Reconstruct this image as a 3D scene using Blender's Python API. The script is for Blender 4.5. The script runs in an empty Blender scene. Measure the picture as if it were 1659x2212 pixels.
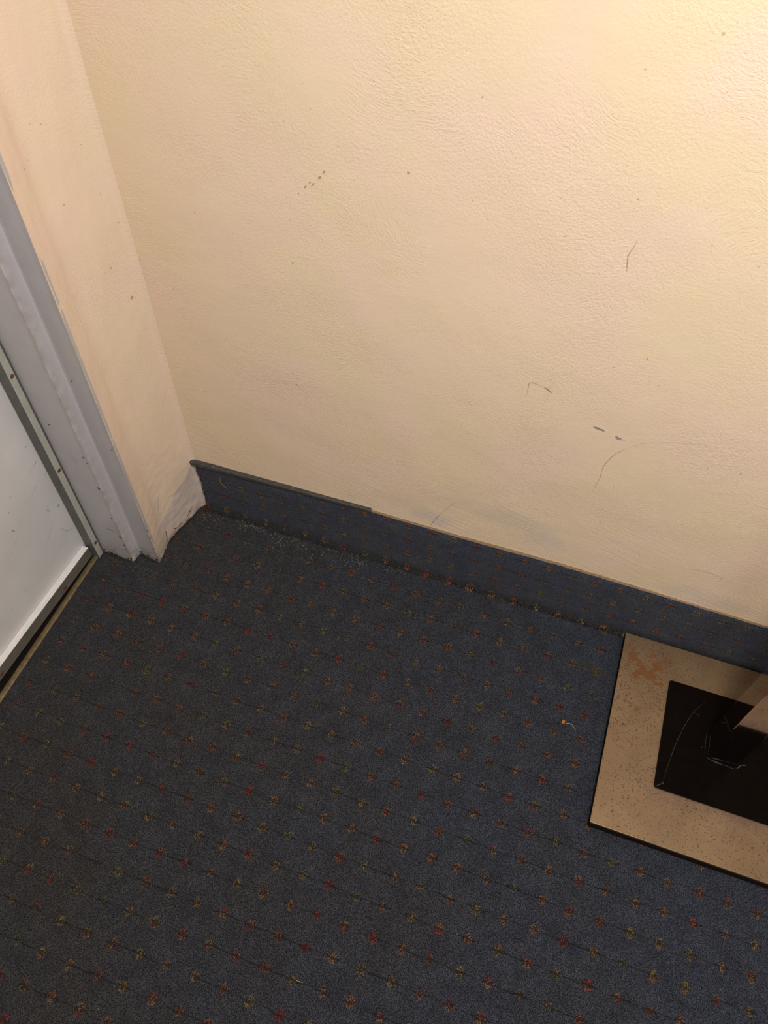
import bpy, bmesh, math, random
from mathutils import Vector, Matrix, noise as mnoise
random.seed(7)
C = bpy.context.scene.collection
SC = bpy.context.scene

# ------------------------------------------------------------------ camera
cam_d = bpy.data.cameras.new('camera')
cam = bpy.data.objects.new('camera', cam_d); C.objects.link(cam)
rows = [[0.9432171, 0.3320155, 0.0103522],
        [-0.2735311, 0.7586328, 0.5913180],
        [0.1884732, -0.5605730, 0.8063720]]          # camera x, y, z axes in the room
m = Matrix(((rows[0][0], rows[1][0], rows[2][0], 0.7301),
            (rows[0][1], rows[1][1], rows[2][1], -0.8918),
            (rows[0][2], rows[1][2], rows[2][2], 1.45),
            (0, 0, 0, 1)))
cam.matrix_world = m
cam_d.sensor_fit = 'VERTICAL'
cam_d.sensor_height = 24.0
cam_d.lens = 24.0 * 1726.6 / 2212
cam_d.clip_start = 0.02
SC.camera = cam

# ------------------------------------------------------------------ view + world
SC.view_settings.view_transform = 'Standard'
SC.view_settings.look = 'None'
SC.view_settings.gamma = 1
SC.view_settings.use_curve_mapping = False
SC.view_settings.exposure = 0.0
SC.cycles.max_bounces = 8
SC.cycles.use_denoising = True
w = bpy.data.worlds.new('room_air'); SC.world = w; w.use_nodes = True
w.node_tree.nodes['Background'].inputs[0].default_value = (0.80, 0.88, 1.0, 1)
w.node_tree.nodes['Background'].inputs[1].default_value = 0.10

# ------------------------------------------------------------------ lights
def area(name, loc, target, size, power, col, size_y=None):
    d = bpy.data.lights.new(name, 'AREA'); d.energy = power; d.color = col
    d.shape = 'RECTANGLE' if size_y else 'DISK'; d.size = size
    if size_y: d.size_y = size_y
    o = bpy.data.objects.new(name, d); C.objects.link(o); o.location = loc
    o.rotation_euler = (Vector(target) - Vector(loc)).to_track_quat('-Z', 'Y').to_euler()
    return o
area('ceiling_lamp_light', (0.98, -0.80, 2.02), (0.85, -0.45, 0.0), 0.28, 30.0, (1.0, 0.965, 0.93))
area('cool_fill_light', (1.6, -2.2, 2.2), (0.2, -0.3, 0.4), 0.6, 9.0, (0.93, 0.95, 1.0))  # soft cool fill from the front, aimed low into the corner

# ------------------------------------------------------------------ node helper
class NT:
    def __init__(s, name):
        s.m = bpy.data.materials.new(name); s.m.use_nodes = True
        s.t = s.m.node_tree; s.n = s.t.nodes; s.b = s.n['Principled BSDF']
        s.b.inputs['Specular IOR Level'].default_value = 0.3
        s._oc = None
    def L(s, a, b): s.t.links.new(a, b)
    def put(s, sock, v):
        if isinstance(v, bpy.types.NodeSocket): s.L(v, sock)
        elif v is not None: sock.default_value = v
    @property
    def oc(s):
        if s._oc is None:
            s._oc = s.n.new('ShaderNodeTexCoord').outputs['Object']
        return s._oc
    def math(s, op, a, b=None, c=None, clamp=False):
        n = s.n.new('ShaderNodeMath'); n.operation = op; n.use_clamp = clamp
        s.put(n.inputs[0], a); s.put(n.inputs[1], b); s.put(n.inputs[2], c)
        return n.outputs[0]
    def vm(s, op, a, b=None, scale=None):
        n = s.n.new('ShaderNodeVectorMath'); n.operation = op
        s.put(n.inputs[0], a); s.put(n.inputs[1], b)
        if scale is not None: s.put(n.inputs['Scale'], scale)
        return n.outputs['Value'] if op in ('LENGTH', 'DOT_PRODUCT', 'DISTANCE') else n.outputs[0]
    def sep(s, v):
        n = s.n.new('ShaderNodeSeparateXYZ'); s.put(n.inputs[0], v); return n.outputs
    def comb(s, x=0.0, y=0.0, z=0.0):
        n = s.n.new('ShaderNodeCombineXYZ'); s.put(n.inputs[0], x); s.put(n.inputs[1], y); s.put(n.inputs[2], z)
        return n.outputs[0]
    def noise(s, v, scale, detail=3, rough=0.5, dist=0.0, col=False):
        n = s.n.new('ShaderNodeTexNoise'); s.put(n.inputs['Vector'], v)
        n.inputs['Scale'].default_value = scale; n.inputs['Detail'].default_value = detail
        n.inputs['Roughness'].default_value = rough; n.inputs['Distortion'].default_value = dist
        return n.outputs['Color'] if col else n.outputs[0]
    def rng(s, v, a, b, c=0.0, d=1.0, smooth=False):
        n = s.n.new('ShaderNodeMapRange'); n.interpolation_type = 'SMOOTHSTEP' if smooth else 'LINEAR'
        s.put(n.inputs[0], v)
        for i, x in enumerate((a, b, c, d)): s.put(n.inputs[i + 1], x)
        return n.outputs[0]
    def mix(s, f, a, b, mode='MIX'):
        n = s.n.new('ShaderNodeMix'); n.data_type = 'RGBA'; n.blend_type = mode
        s.put(n.inputs[0], f)
        for i, x in ((6, a), (7, b)):
            s.put(n.inputs[i], (*x, 1) if isinstance(x, tuple) and len(x) == 3 else x)
        return n.outputs[2]
    def ramp(s, f, stops, const=False):
        n = s.n.new('ShaderNodeValToRGB'); r = n.color_ramp
        if const: r.interpolation = 'CONSTANT'
        while len(r.elements) < len(stops): r.elements.new(0.5)
        for e, (p, c) in zip(r.elements, stops): e.position = p; e.color = (*c, 1)
        s.put(n.inputs[0], f); return n.outputs[0]
    def bump(s, h, dist, strength=1.0, normal=None):
        n = s.n.new('ShaderNodeBump'); s.put(n.inputs['Height'], h)
        n.inputs['Distance'].default_value = dist; n.inputs['Strength'].default_value = strength
        if normal is not None: s.L(normal, n.inputs['Normal'])
        return n.outputs[0]
    def blob(s, c, rx, ry, pv):
        """soft round spot of 1 at c falling to 0, pv = (u, v) sockets"""
        dx = s.math('DIVIDE', s.math('SUBTRACT', pv[0], c[0]), rx)
        dy = s.math('DIVIDE', s.math('SUBTRACT', pv[1], c[1]), ry)
        d = s.math('SQRT', s.math('ADD', s.math('MULTIPLY', dx, dx), s.math('MULTIPLY', dy, dy)))
        return s.rng(d, 0.3, 1.0, 1.0, 0.0, True)
    def out(s, color=None, rough=None, normal=None, metal=None, spec=None):
        s.put(s.b.inputs['Base Color'], (*color, 1) if isinstance(color, tuple) and len(color) == 3 else color)
        s.put(s.b.inputs['Roughness'], rough)
        if normal is not None: s.L(normal, s.b.inputs['Normal'])
        s.put(s.b.inputs['Metallic'], metal)
        s.put(s.b.inputs['Specular IOR Level'], spec)
        return s.m

def plain(name, col, rough=0.6, metal=0.0, spec=0.3, var=0.12, scale=60, bump=0.0):
    t = NT(name)
    n = t.noise(t.oc, scale, 4, 0.6)
    c = t.mix(t.rng(n, 0.3, 0.7), tuple(x * (1 - var) for x in col), tuple(min(1, x * (1 + var)) for x in col))
    return t.out(c, rough, t.bump(n, bump) if bump else None, metal, spec)

# ------------------------------------------------------------------ carpet
def carpet_mat(name, vertical):
    t = NT(name)
    x, y, z = t.sep(t.oc)
    if vertical:
        u, v = x, t.math('ADD', z, t.math('MULTIPLY', t.math('SUBTRACT', x, 0.06), 0.018))
        ou, ov, du, dv = 0.0628, 0.0632, 0.0470, 0.0475
        ls = 1.0
    else:
        u = t.math('SUBTRACT', x, t.math('MULTIPLY', t.math('ADD', y, 0.4025), 0.022))
        v = y
        ou, ov, du, dv = 0.1790, -0.4025, 0.0485, 0.0488
    P = t.comb(u, v, 0.0)
    dn = t.noise(P, 160, 2, 0.5, col=True)
    Pd = t.vm('ADD', P, t.vm('SCALE', t.vm('SUBTRACT', dn, (0.5, 0.5, 0.5)), scale=0.0022))
    vo = t.n.new('ShaderNodeTexVoronoi'); vo.voronoi_dimensions = '2D'
    t.L(Pd, vo.inputs['Vector']); vo.inputs['Scale'].default_value = 600; vo.inputs['Randomness'].default_value = 0.85
    dist, lcol, lpos = vo.outputs['Distance'], vo.outputs['Color'], vo.outputs['Position']
    lr = t.sep(lcol)
    qu, qv, _ = t.sep(lpos)
    fu = t.math('DIVIDE', t.math('SUBTRACT', qu, ou), du)
    fv = t.math('DIVIDE', t.math('SUBTRACT', qv, ov), dv)
    iu, iv = t.math('ROUND', fu), t.math('ROUND', fv)
    # every motif is knocked off its grid point and a little out of shape
    wn = t.n.new('ShaderNodeTexWhiteNoise'); wn.noise_dimensions = '2D'; t.L(t.comb(iu, iv, 0.0), wn.inputs['Vector'])
    wr = t.sep(wn.outputs['Color'])
    wn2 = t.n.new('ShaderNodeTexWhiteNoise'); wn2.noise_dimensions = '2D'
    t.L(t.comb(t.math('ADD', iu, 37.3), t.math('ADD', iv, 11.7), 0.0), wn2.inputs['Vector'])
    wr2 = t.sep(wn2.outputs['Color'])
    lx = t.math('SUBTRACT', t.math('MULTIPLY', t.math('SUBTRACT', fu, iu), du), t.math('MULTIPLY', t.math('SUBTRACT', wr[0], 0.5), 0.0032))
    ly = t.math('SUBTRACT', t.math('MULTIPLY', t.math('SUBTRACT', fv, iv), dv), t.math('MULTIPLY', t.math('SUBTRACT', wr[1], 0.5), 0.0032))
    ax = t.math('ABSOLUTE', t.math('DIVIDE', lx, 0.0094)); ay = t.math('ABSOLUTE', t.math('DIVIDE', ly, 0.0098))
    rr = t.math('SQRT', t.math('ADD', t.math('MULTIPLY', ax, ax), t.math('MULTIPLY', ay, ay)))
    dd = t.math('ADD', t.math('MULTIPLY', t.math('ADD', ax, ay), 0.5), t.math('MULTIPLY', rr, 0.5))
    jit = t.math('MULTIPLY', t.math('SUBTRACT', t.noise(P, 230, 2), 0.5), 1.3)
    dd = t.math('ADD', dd, jit)
    dd = t.math('ADD', dd, t.math('MULTIPLY', wr2[2], 0.22))
    mask = t.math('LESS_THAN', dd, 0.98)
    k_ = 2.3 if vertical else 1.5
    pal = [(p, tuple(k_ * q for q in c)) for p, c in [(0.0, (0.100, 0.020, 0.014)), (0.16, (0.100, 0.040, 0.020)), (0.36, (0.105, 0.060, 0.028)),
           (0.64, (0.085, 0.068, 0.026)), (0.82, (0.040, 0.048, 0.026)), (0.93, (0.085, 0.020, 0.018))]]
    ca = t.ramp(wr[2], pal, True); cb = t.ramp(wr2[0], pal, True)
    side = t.math('ADD', t.math('MULTIPLY', t.math('DIVIDE', ly, 0.008), t.math('SUBTRACT', t.math('MULTIPLY', wr2[1], 2.0), 1.0)),
                  t.math('MULTIPLY', t.math('SUBTRACT', lr[0], 0.5), 0.9))
    mot = t.mix(t.math('GREATER_THAN', side, 0.0), ca, cb)
    mot = t.mix(0.12, mot, (0.030, 0.032, 0.036))
    mot = t.mix(1.0, mot, t.mix(lr[1], (0.55, 0.55, 0.55), (1.45, 1.45, 1.45)), 'MULTIPLY')
    fleck = t.math('LESS_THAN', t.noise(P, 330, 2), t.rng(t.math('ABSOLUTE', ly), 0.0, 0.0075, 0.58, 0.38))
    mot = t.mix(t.math('MULTIPLY', fleck, 0.85), mot, (0.006, 0.005, 0.006))
    # ground colour: blue-grey loops, with shade to the front left painted in browner
    patchy = t.noise(t.oc, 5.5, 3, 0.55)
    if vertical:
        g1, g2 = (0.026, 0.034, 0.054), (0.075, 0.092, 0.135)
        blue = t.rng(t.noise(t.oc, 14, 3, 0.6), 0.35, 0.65)
        g1m = t.mix(blue, (0.034, 0.038, 0.052), (0.026, 0.034, 0.062)); g2m = t.mix(blue, (0.088, 0.096, 0.122), (0.066, 0.084, 0.146))
    else:
        shade = t.math('ADD', t.rng(t.math('ADD', u, t.math('MULTIPLY', v, 0.35)), 1.0, -0.35), t.math('MULTIPLY', t.math('SUBTRACT', patchy, 0.5), 1.1), clamp=True)
        g1m = t.mix(shade, (0.022, 0.027, 0.039), (0.024, 0.023, 0.023))
        g2m = t.mix(shade, (0.056, 0.068, 0.102), (0.063, 0.060, 0.059))
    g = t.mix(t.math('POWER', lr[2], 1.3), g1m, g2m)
    g = t.mix(1.0, g, t.mix(t.rng(t.noise(t.oc, 26, 4, 0.65), 0.35, 0.68), (0.74, 0.74, 0.76), (1.16, 1.16, 1.14)), 'MULTIPLY')
    if vertical:
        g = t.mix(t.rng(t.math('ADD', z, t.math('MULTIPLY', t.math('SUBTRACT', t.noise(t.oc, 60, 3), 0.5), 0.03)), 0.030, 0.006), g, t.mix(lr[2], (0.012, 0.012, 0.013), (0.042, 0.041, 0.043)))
    # odd brownish loops
    g = t.mix(t.math('GREATER_THAN', t.noise(P, 210, 2), 0.66), g, (0.060, 0.045, 0.032))
    # the thin dark line that joins the motifs of one row
    wob = t.math('MULTIPLY', t.math('SUBTRACT', t.noise(P, 60, 3), 0.5), 0.0065)
    fvp = t.math('DIVIDE', t.math('SUBTRACT', v, ov), dv)
    lyp = t.math('MULTIPLY', t.math('SUBTRACT', fvp, t.math('ROUND', fvp)), dv)
    line = t.rng(t.math('ABSOLUTE', t.math('ADD', lyp, wob)), 0.0005, 0.0014, 1.0, 0.0, True)
    fade = t.rng(t.noise(t.comb(t.math('MULTIPLY', iv, 3.1), u, 0.0), 22, 2), 0.38, 0.58, 0.05, 0.25 if vertical else 0.80)
    g = t.mix(t.math('MULTIPLY', line, fade), g, (0.004, 0.004, 0.005))
    # dark wedges where the yarn dives beside a motif
    wedge = t.math('MULTIPLY', t.rng(t.math('ABSOLUTE', ly), 0.0006, 0.0022, 1.0, 0.0),
                   t.rng(t.math('ABSOLUTE', lx), 0.009, 0.0125, 1.0, 0.0))
    g = t.mix(t.math('MULTIPLY', wedge, t.math('GREATER_THAN', wr[0], 0.35)), g, (0.004, 0.004, 0.005))
    col = t.mix(mask, g, mot)
    if not vertical:
        # old spill by the stand and dust ground in along the wall
        st = t.blob((0.895, -0.108), 0.075, 0.022, (x, y))
        st = t.math('MULTIPLY', st, t.rng(t.noise(t.oc, 70, 4, 0.7), 0.38, 0.62))
        col = t.mix(t.math('MULTIPLY', st, 0.75), col, (0.050, 0.040, 0.026))
        du_ = t.blob((0.27, -0.028), 0.13, 0.026, (x, y))
        du_ = t.math('MULTIPLY', du_, t.rng(t.noise(t.oc, 120, 4, 0.7), 0.50, 0.66))
        col = t.mix(t.math('MULTIPLY', du_, 0.55), col, (0.13, 0.12, 0.105))
    # hollows between the loops
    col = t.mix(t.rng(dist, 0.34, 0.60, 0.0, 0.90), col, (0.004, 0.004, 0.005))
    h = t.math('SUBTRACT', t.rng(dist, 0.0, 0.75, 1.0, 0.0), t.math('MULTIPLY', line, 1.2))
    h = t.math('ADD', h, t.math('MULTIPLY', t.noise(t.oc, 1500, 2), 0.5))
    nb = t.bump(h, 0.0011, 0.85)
    t.b.inputs['Sheen Weight'].default_value = 0.10
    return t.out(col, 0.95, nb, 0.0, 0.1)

# ------------------------------------------------------------------ plaster wall
def wall_mat(name, left=False):
    t = NT(name)
    x, y, z = t.sep(t.oc)
    u = y if left else x
    P = t.comb(u, z, 0.37 if left else 0.0)
    # sweeps of the brush: concentric ridges about scattered centres
    warp = t.vm('SCALE', t.vm('SUBTRACT', t.noise(P, 7, 3, 0.6, col=True), (0.5, 0.5, 0.5)), scale=0.07)
    W = t.vm('ADD', P, warp)
    hs = None
    for k, (sc, off, amp, fr) in enumerate([(4.3, (0.13, 0.21, 0), 0.7, 330.0), (6.1, (1.7, 2.9, 0), 0.7, 450.0)]):
        vo = t.n.new('ShaderNodeTexVoronoi'); vo.voronoi_dimensions = '2D'
        t.L(t.vm('ADD', W, off), vo.inputs['Vector']); vo.inputs['Scale'].default_value = sc
        loc = t.vm('SUBTRACT', t.vm('ADD', W, off), vo.outputs['Position'])
        ctr = t.vm('SCALE', t.vm('SUBTRACT', vo.outputs['Color'], (0.5, 0.5, 0.5)), scale=0.32)
        loc = t.vm('ADD', loc, ctr)
        lx, ly, _ = t.sep(loc)
        r = t.math('SQRT', t.math('ADD', t.math('MULTIPLY', lx, lx), t.math('MULTIPLY', ly, ly)))
        th = t.math('ARCTAN2', ly, lx)
        q = t.comb(t.math('MULTIPLY', r, fr), t.math('MULTIPLY', th, 7.0), 0.0)
        rid = t.noise(q, 1.0, 3, 0.6)
        gate = t.rng(t.noise(t.vm('ADD', P, (k * 3.1, 0.7, 0)), 7.5, 3, 0.5), 0.42, 0.62, 0.0, 1.0, True)
        edge = t.rng(vo.outputs['Distance'], 0.62, 0.30, 0.0, 1.0, True)
        a = t.math('MULTIPLY', t.math('MULTIPLY', t.math('SUBTRACT', rid, 0.5), gate), t.math('MULTIPLY', edge, amp * (0.35 if left else 1.0)))
        hs = a if hs is None else t.math('ADD', hs, a)
    # straight trowel drag, low on the wall
    d = t.noise(t.comb(t.math('MULTIPLY', u, 9.0), t.math('ADD', t.math('MULTIPLY', z, 190.0), t.math('MULTIPLY', u, 45.0)), 0.0), 1.0, 3, 0.6)
    low = t.math('MULTIPLY', t.rng(z, 0.50, 0.20, 0.0, 1.0, True), t.rng(t.noise(P, 6, 2), 0.40, 0.6))
    hs = t.math('ADD', hs, t.math('MULTIPLY', t.math('SUBTRACT', d, 0.5), t.math('MULTIPLY', low, 0.2 if left else 0.9)))
    fine = t.math('SUBTRACT', t.noise(P, 260, 3, 0.65), 0.5)
    grain = t.rng(t.noise(P, 5, 2), 0.35, 0.65, 0.25, 1.0)
    fine = t.math('MULTIPLY', fine, grain)
    und = t.noise(P, 16, 3, 0.5)
    n1 = t.bump(und, 0.005, 0.22)
    n2 = t.bump(t.math('ADD', hs, t.math('MULTIPLY', fine, 0.9 if left else 0.95)), 0.0014, 0.66, n1)
    # colour: old cream paint, patchy
    c1, c2, c3 = (0.735, 0.580, 0.425), (0.725, 0.588, 0.405), (0.742, 0.575, 0.445)
    if left: c1, c2, c3 = (0.72, 0.560, 0.430), (0.71, 0.567, 0.415), (0.73, 0.553, 0.45)
    col = t.mix(t.rng(t.noise(P, 4.2, 2), 0.40, 0.60), c1, c2)
    col = t.mix(t.math('MULTIPLY', t.rng(t.noise(t.vm('ADD', P, (5, 5, 5)), 6.0, 3), 0.48, 0.62), 0.75), col, c3)
    spk = t.math('GREATER_THAN', t.noise(P, 140, 1, 0.3), 0.80)
    col = t.mix(t.math('MULTIPLY', spk, 0.5), col, (0.35, 0.24, 0.15))
    if not left:
        pv = (t.math('ADD', u, t.math('MULTIPLY', t.math('SUBTRACT', t.noise(P, 18, 3), 0.5), 0.08)),
              t.math('ADD', z, t.math('MULTIPLY', t.math('SUBTRACT', t.noise(P, 26, 3), 0.5), 0.05)))
        for c, rx, ry, a in (((0.535, 0.195), 0.055, 0.026, 0.45), ((0.745, 0.225), 0.07, 0.03, 0.35), ((1.05, 0.19), 0.12, 0.03, 0.3), ((0.70, 0.26), 0.10, 0.03, 0.2)):
            col = t.mix(t.math('MULTIPLY', t.blob(c, rx, ry, pv), a), col, (0.50, 0.44, 0.45))
        for c, rx, ry, a in (((0.62, 0.255), 0.16, 0.035, 0.28), ((0.48, 0.215), 0.12, 0.03, 0.22)):
            col = t.mix(t.math('MULTIPLY', t.blob(c, rx, ry, pv), a), col, (0.545, 0.46, 0.34))
        rough = 0.55
    else:
        # bare grey plaster low in the corner
        zz = t.math('ADD', z, t.math('MULTIPLY', t.math('SUBTRACT', t.noise(P, 30, 4, 0.7), 0.5), 0.05))
        lim = t.math('ADD', 0.148, t.math('MULTIPLY', y, 0.65))
        bare = t.rng(t.math('SUBTRACT', lim, zz), 0.0, 0.004, 0.0, 1.0)
        bare = t.math('MULTIPLY', bare, t.rng(y, -0.125, -0.118))
        g = t.mix(t.rng(t.noise(P, 45, 4, 0.6), 0.4, 0.6), (0.50, 0.435, 0.405), (0.59, 0.49, 0.415))
        col = t.mix(t.math('MULTIPLY', bare, 0.9), col, g)
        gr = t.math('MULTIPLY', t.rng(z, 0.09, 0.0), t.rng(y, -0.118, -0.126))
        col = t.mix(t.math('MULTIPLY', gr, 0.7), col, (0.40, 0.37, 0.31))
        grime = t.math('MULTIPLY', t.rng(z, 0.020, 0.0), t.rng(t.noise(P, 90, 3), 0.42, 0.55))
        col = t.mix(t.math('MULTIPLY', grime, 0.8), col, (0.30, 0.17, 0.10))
        rough = 0.45
    return t.out(col, rough, n2, 0.0, 0.25)

# ------------------------------------------------------------------ other materials
def frame_paint():
    t = NT('grey_gloss_paint')
    x, y, z = t.sep(t.oc)
    n = t.noise(t.oc, 30, 4, 0.6)
    c = t.mix(t.rng(n, 0.35, 0.65), (0.425, 0.405, 0.418), (0.455, 0.433, 0.440))
    c = t.mix(t.math('MULTIPLY', t.rng(t.noise(t.oc, 3.5, 2), 0.45, 0.6), 0.5), c, (0.435, 0.428, 0.400))
    # dirt line along the seam and grime near the floor
    s = t.rng(t.math('ABSOLUTE', t.math('SUBTRACT', x, -0.071)), 0.0, 0.004, 1.0, 0.0)
    s = t.math('MULTIPLY', s, t.rng(t.noise(t.oc, 60, 3), 0.4, 0.6))
    c = t.mix(t.math('MULTIPLY', s, 0.55), c, (0.24, 0.19, 0.13))
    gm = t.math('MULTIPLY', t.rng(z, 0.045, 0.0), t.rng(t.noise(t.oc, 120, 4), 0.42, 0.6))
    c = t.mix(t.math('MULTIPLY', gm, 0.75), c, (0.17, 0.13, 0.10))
    return t.out(c, 0.38, t.bump(t.noise(t.oc, 120, 3), 0.0006, 0.6), 0.0, 0.4)

def door_paint():
    t = NT('scuffed_white_laminate')
    x, y, z = t.sep(t.oc)
    c = t.mix(t.rng(t.noise(t.oc, 6, 3), 0.4, 0.6), (0.56, 0.545, 0.540), (0.62, 0.605, 0.600))
    # long faint diagonal scuffs
    q = t.comb(t.math('ADD', t.math('MULTIPLY', y, 12.0), t.math('MULTIPLY', z, 10.0)), t.math('SUBTRACT', t.math('MULTIPLY', z, 200.0), t.math('MULTIPLY', y, 160.0)), 0.0)
    sc = t.math('MULTIPLY', t.rng(t.noise(q, 1.0, 3, 0.6), 0.64, 0.72), t.rng(t.noise(t.oc, 9, 3), 0.47, 0.6))
    c = t.mix(t.math('MULTIPLY', sc, 0.35), c, (0.28, 0.25, 0.20))
    return t.out(c, 0.42, None, 0.0, 0.35)

def alu(name, c1, c2, rough=0.45, sc=40):
    t = NT(name)
    n = t.noise(t.oc, sc, 5, 0.7)
    return t.out(t.mix(t.rng(n, 0.35, 0.65), c1, c2), t.rng(n, 0.3, 0.7, rough, rough + 0.15), t.bump(n, 0.0004, 0.5), 0.15, 0.4)

def rusty_plate():
    t = NT('rust_speckled_satin_steel')
    x, y, z = t.sep(t.oc)
    P = t.oc
    base = t.mix(t.rng(t.noise(P, 25, 4), 0.35, 0.65), (0.196, 0.129, 0.073), (0.228, 0.152, 0.087))
    # fine brown pin rust, denser in drifts
    dens = t.noise(P, 13, 3, 0.5)
    f = t.noise(P, 430, 1, 0.5)
    back = t.math('MULTIPLY', t.rng(y, -0.02, -0.05), t.rng(y, -0.30, -0.12))
    leftm = t.rng(x, 1.16, 1.02)
    lb = t.math('MULTIPLY', back, leftm)
    thr = t.math('SUBTRACT', 0.672, t.math('MULTIPLY', t.rng(dens, 0.35, 0.7), 0.075))
    thr = t.math('SUBTRACT', thr, t.math('MULTIPLY', lb, 0.045))
    pin = t.rng(t.math('SUBTRACT', f, thr), 0.0, 0.02)
    # orange patches near the back left corner
    pn = t.noise(P, 120, 6, 0.8)
    cl = t.math('ADD', t.blob((1.000, -0.068), 0.068, 0.070, (x, y)), t.math('MULTIPLY', t.blob((1.010, -0.15), 0.06, 0.16, (x, y)), 0.62))
    cl = t.math('ADD', cl, t.math('MULTIPLY', t.blob((1.11, -0.055), 0.09, 0.03, (x, y)), 0.38))
    pl2 = t.math('SUBTRACT', t.noise(P, 38, 3, 0.6), 0.5)
    pv_ = t.math('ADD', t.math('ADD', t.math('MULTIPLY', t.math('SUBTRACT', pn, 0.5), 2.6), t.math('MULTIPLY', pl2, 2.6)), t.math('MULTIPLY', cl, 0.56))
    pat = t.rng(pv_, 0.70, 0.76)
    rust = t.mix(t.noise(P, 160, 3), (0.085, 0.028, 0.006), (0.165, 0.065, 0.012))
    # purplish stain round the front of the raised square
    sy = t.rng(t.math('ABSOLUTE', t.math('ADD', y, 0.316)), 0.004, 0.020, 1.0, 0.0)
    sx = t.rng(x, 1.035, 1.055)
    st = t.math('MULTIPLY', t.math('MULTIPLY', sy, sx), t.rng(t.noise(P, 55, 4, 0.65), 0.35, 0.65))
    # bigger scattered flecks
    bf = t.rng(t.noise(P, 95, 2, 0.4), 0.725, 0.74)
    col = t.mix(t.math('MULTIPLY', st, 0.65), base, (0.12, 0.075, 0.072))
    col = t.mix(t.math('MULTIPLY', pin, 0.85), col, (0.045, 0.021, 0.008))
    col = t.mix(t.math('MULTIPLY', bf, 0.8), col, (0.085, 0.034, 0.016))
    col = t.mix(t.math('MULTIPLY', pat, 0.95), col, rust)
    rusted = t.math('MAXIMUM', t.math('MAXIMUM', pin, pat), t.math('MULTIPLY', bf, 0.8), clamp=True)
    metal = t.rng(rusted, 0, 1, 0.50, 0.05)
    rough = t.math('ADD', t.rng(t.noise(P, 180, 3), 0.3, 0.7, 0.36, 0.44), t.math('MULTIPLY', rusted, 0.35))
    return t.out(col, rough, t.bump(t.math('ADD', t.noise(P, 500, 2), rusted), 0.0002, 0.25), metal, 0.4)

M = dict(
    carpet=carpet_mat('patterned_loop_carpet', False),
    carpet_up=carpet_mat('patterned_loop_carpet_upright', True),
    wall=wall_mat('cream_brushed_plaster'), wall_l=wall_mat('cream_pinkish_plaster', True),
    paint=frame_paint(), door=door_paint(),
    ceil=plain('white_ceiling_paint', (0.75, 0.72, 0.66), 0.8),
    backing=plain('jute_backing', (0.20, 0.135, 0.075), 0.9, var=0.35, scale=400, bump=0.0006),
    cap=plain('dusty_grey_vinyl', (0.052, 0.050, 0.047), 0.42, var=0.30, scale=180, spec=0.3),
    stripf=alu('worn_grey_aluminium', (0.40, 0.39, 0.34), (0.46, 0.45, 0.40), 0.5),
    stripm=alu('mid_grey_aluminium', (0.115, 0.107, 0.086), (0.155, 0.143, 0.116), 0.5),
    stripd=alu('shaded_side_aluminium', (0.095, 0.10, 0.085), (0.15, 0.15, 0.132), 0.5, 90),
    seal=plain('perished_dark_seal', (0.085, 0.085, 0.082), 0.7, var=0.5, scale=300, bump=0.001),
    ledge=plain('lit_ledge_aluminium', (0.70, 0.68, 0.66), 0.45, 0.0, var=0.08),  # top of the same channel, light from above put into its colour
    bolt=plain('rusty_screw_metal', (0.12, 0.055, 0.03), 0.6, 0.3, var=0.4, scale=600, bump=0.0004),
    brass=plain('worn_brass_threshold', (0.15, 0.108, 0.052), 0.6, 0.1, var=0.35, scale=120, bump=0.0005),
    plate=rusty_plate(),
    black=plain('black_gloss_sheet', (0.0035, 0.0022, 0.0018), 0.22, spec=0.04, var=0.3),
    matt=plain('dull_black', (0.010, 0.007, 0.005), 0.8, spec=0.1),
    mark_brown=plain('brown_chip', (0.085, 0.032, 0.018), 0.8, var=0.5, scale=900),
    mark_grey=plain('grey_scuff', (0.27, 0.235, 0.22), 0.7),
    mark_soft=plain('pale_brown_smudge', (0.44, 0.27, 0.17), 0.7, var=0.25, scale=500),
    mark_faint=plain('faint_scuff', (0.49, 0.455, 0.41), 0.6),
    mark_pale=plain('exposed_white_primer', (0.55, 0.50, 0.45), 0.6),
    dust=plain('grey_white_dust', (0.045, 0.040, 0.036), 0.9, spec=0.1),
    crumb=plain('orange_crumb_skin', (0.36, 0.12, 0.025), 0.6, var=0.3, scale=400),
    fibre=plain('straw_fibre', (0.36, 0.27, 0.15), 0.7),
    lint=plain('pale_lint', (0.34, 0.31, 0.27), 0.9),
    tuft=plain('dark_blue_yarn', (0.022, 0.026, 0.036), 0.95, var=0.4, scale=300),
    tuft_b=plain('brown_red_yarn', (0.075, 0.034, 0.020), 0.95, var=0.4, scale=300),
)
def post_metal():
    t = NT('polished_post_steel')
    q = t.vm('MULTIPLY', t.oc, (900.0, 900.0, 14.0))
    n = t.noise(q, 1.0, 3)
    return t.out((0.47, 0.425, 0.40), t.rng(n, 0.3, 0.7, 0.04, 0.09), None, 1.0, 0.4)
M['post'] = post_metal()

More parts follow.
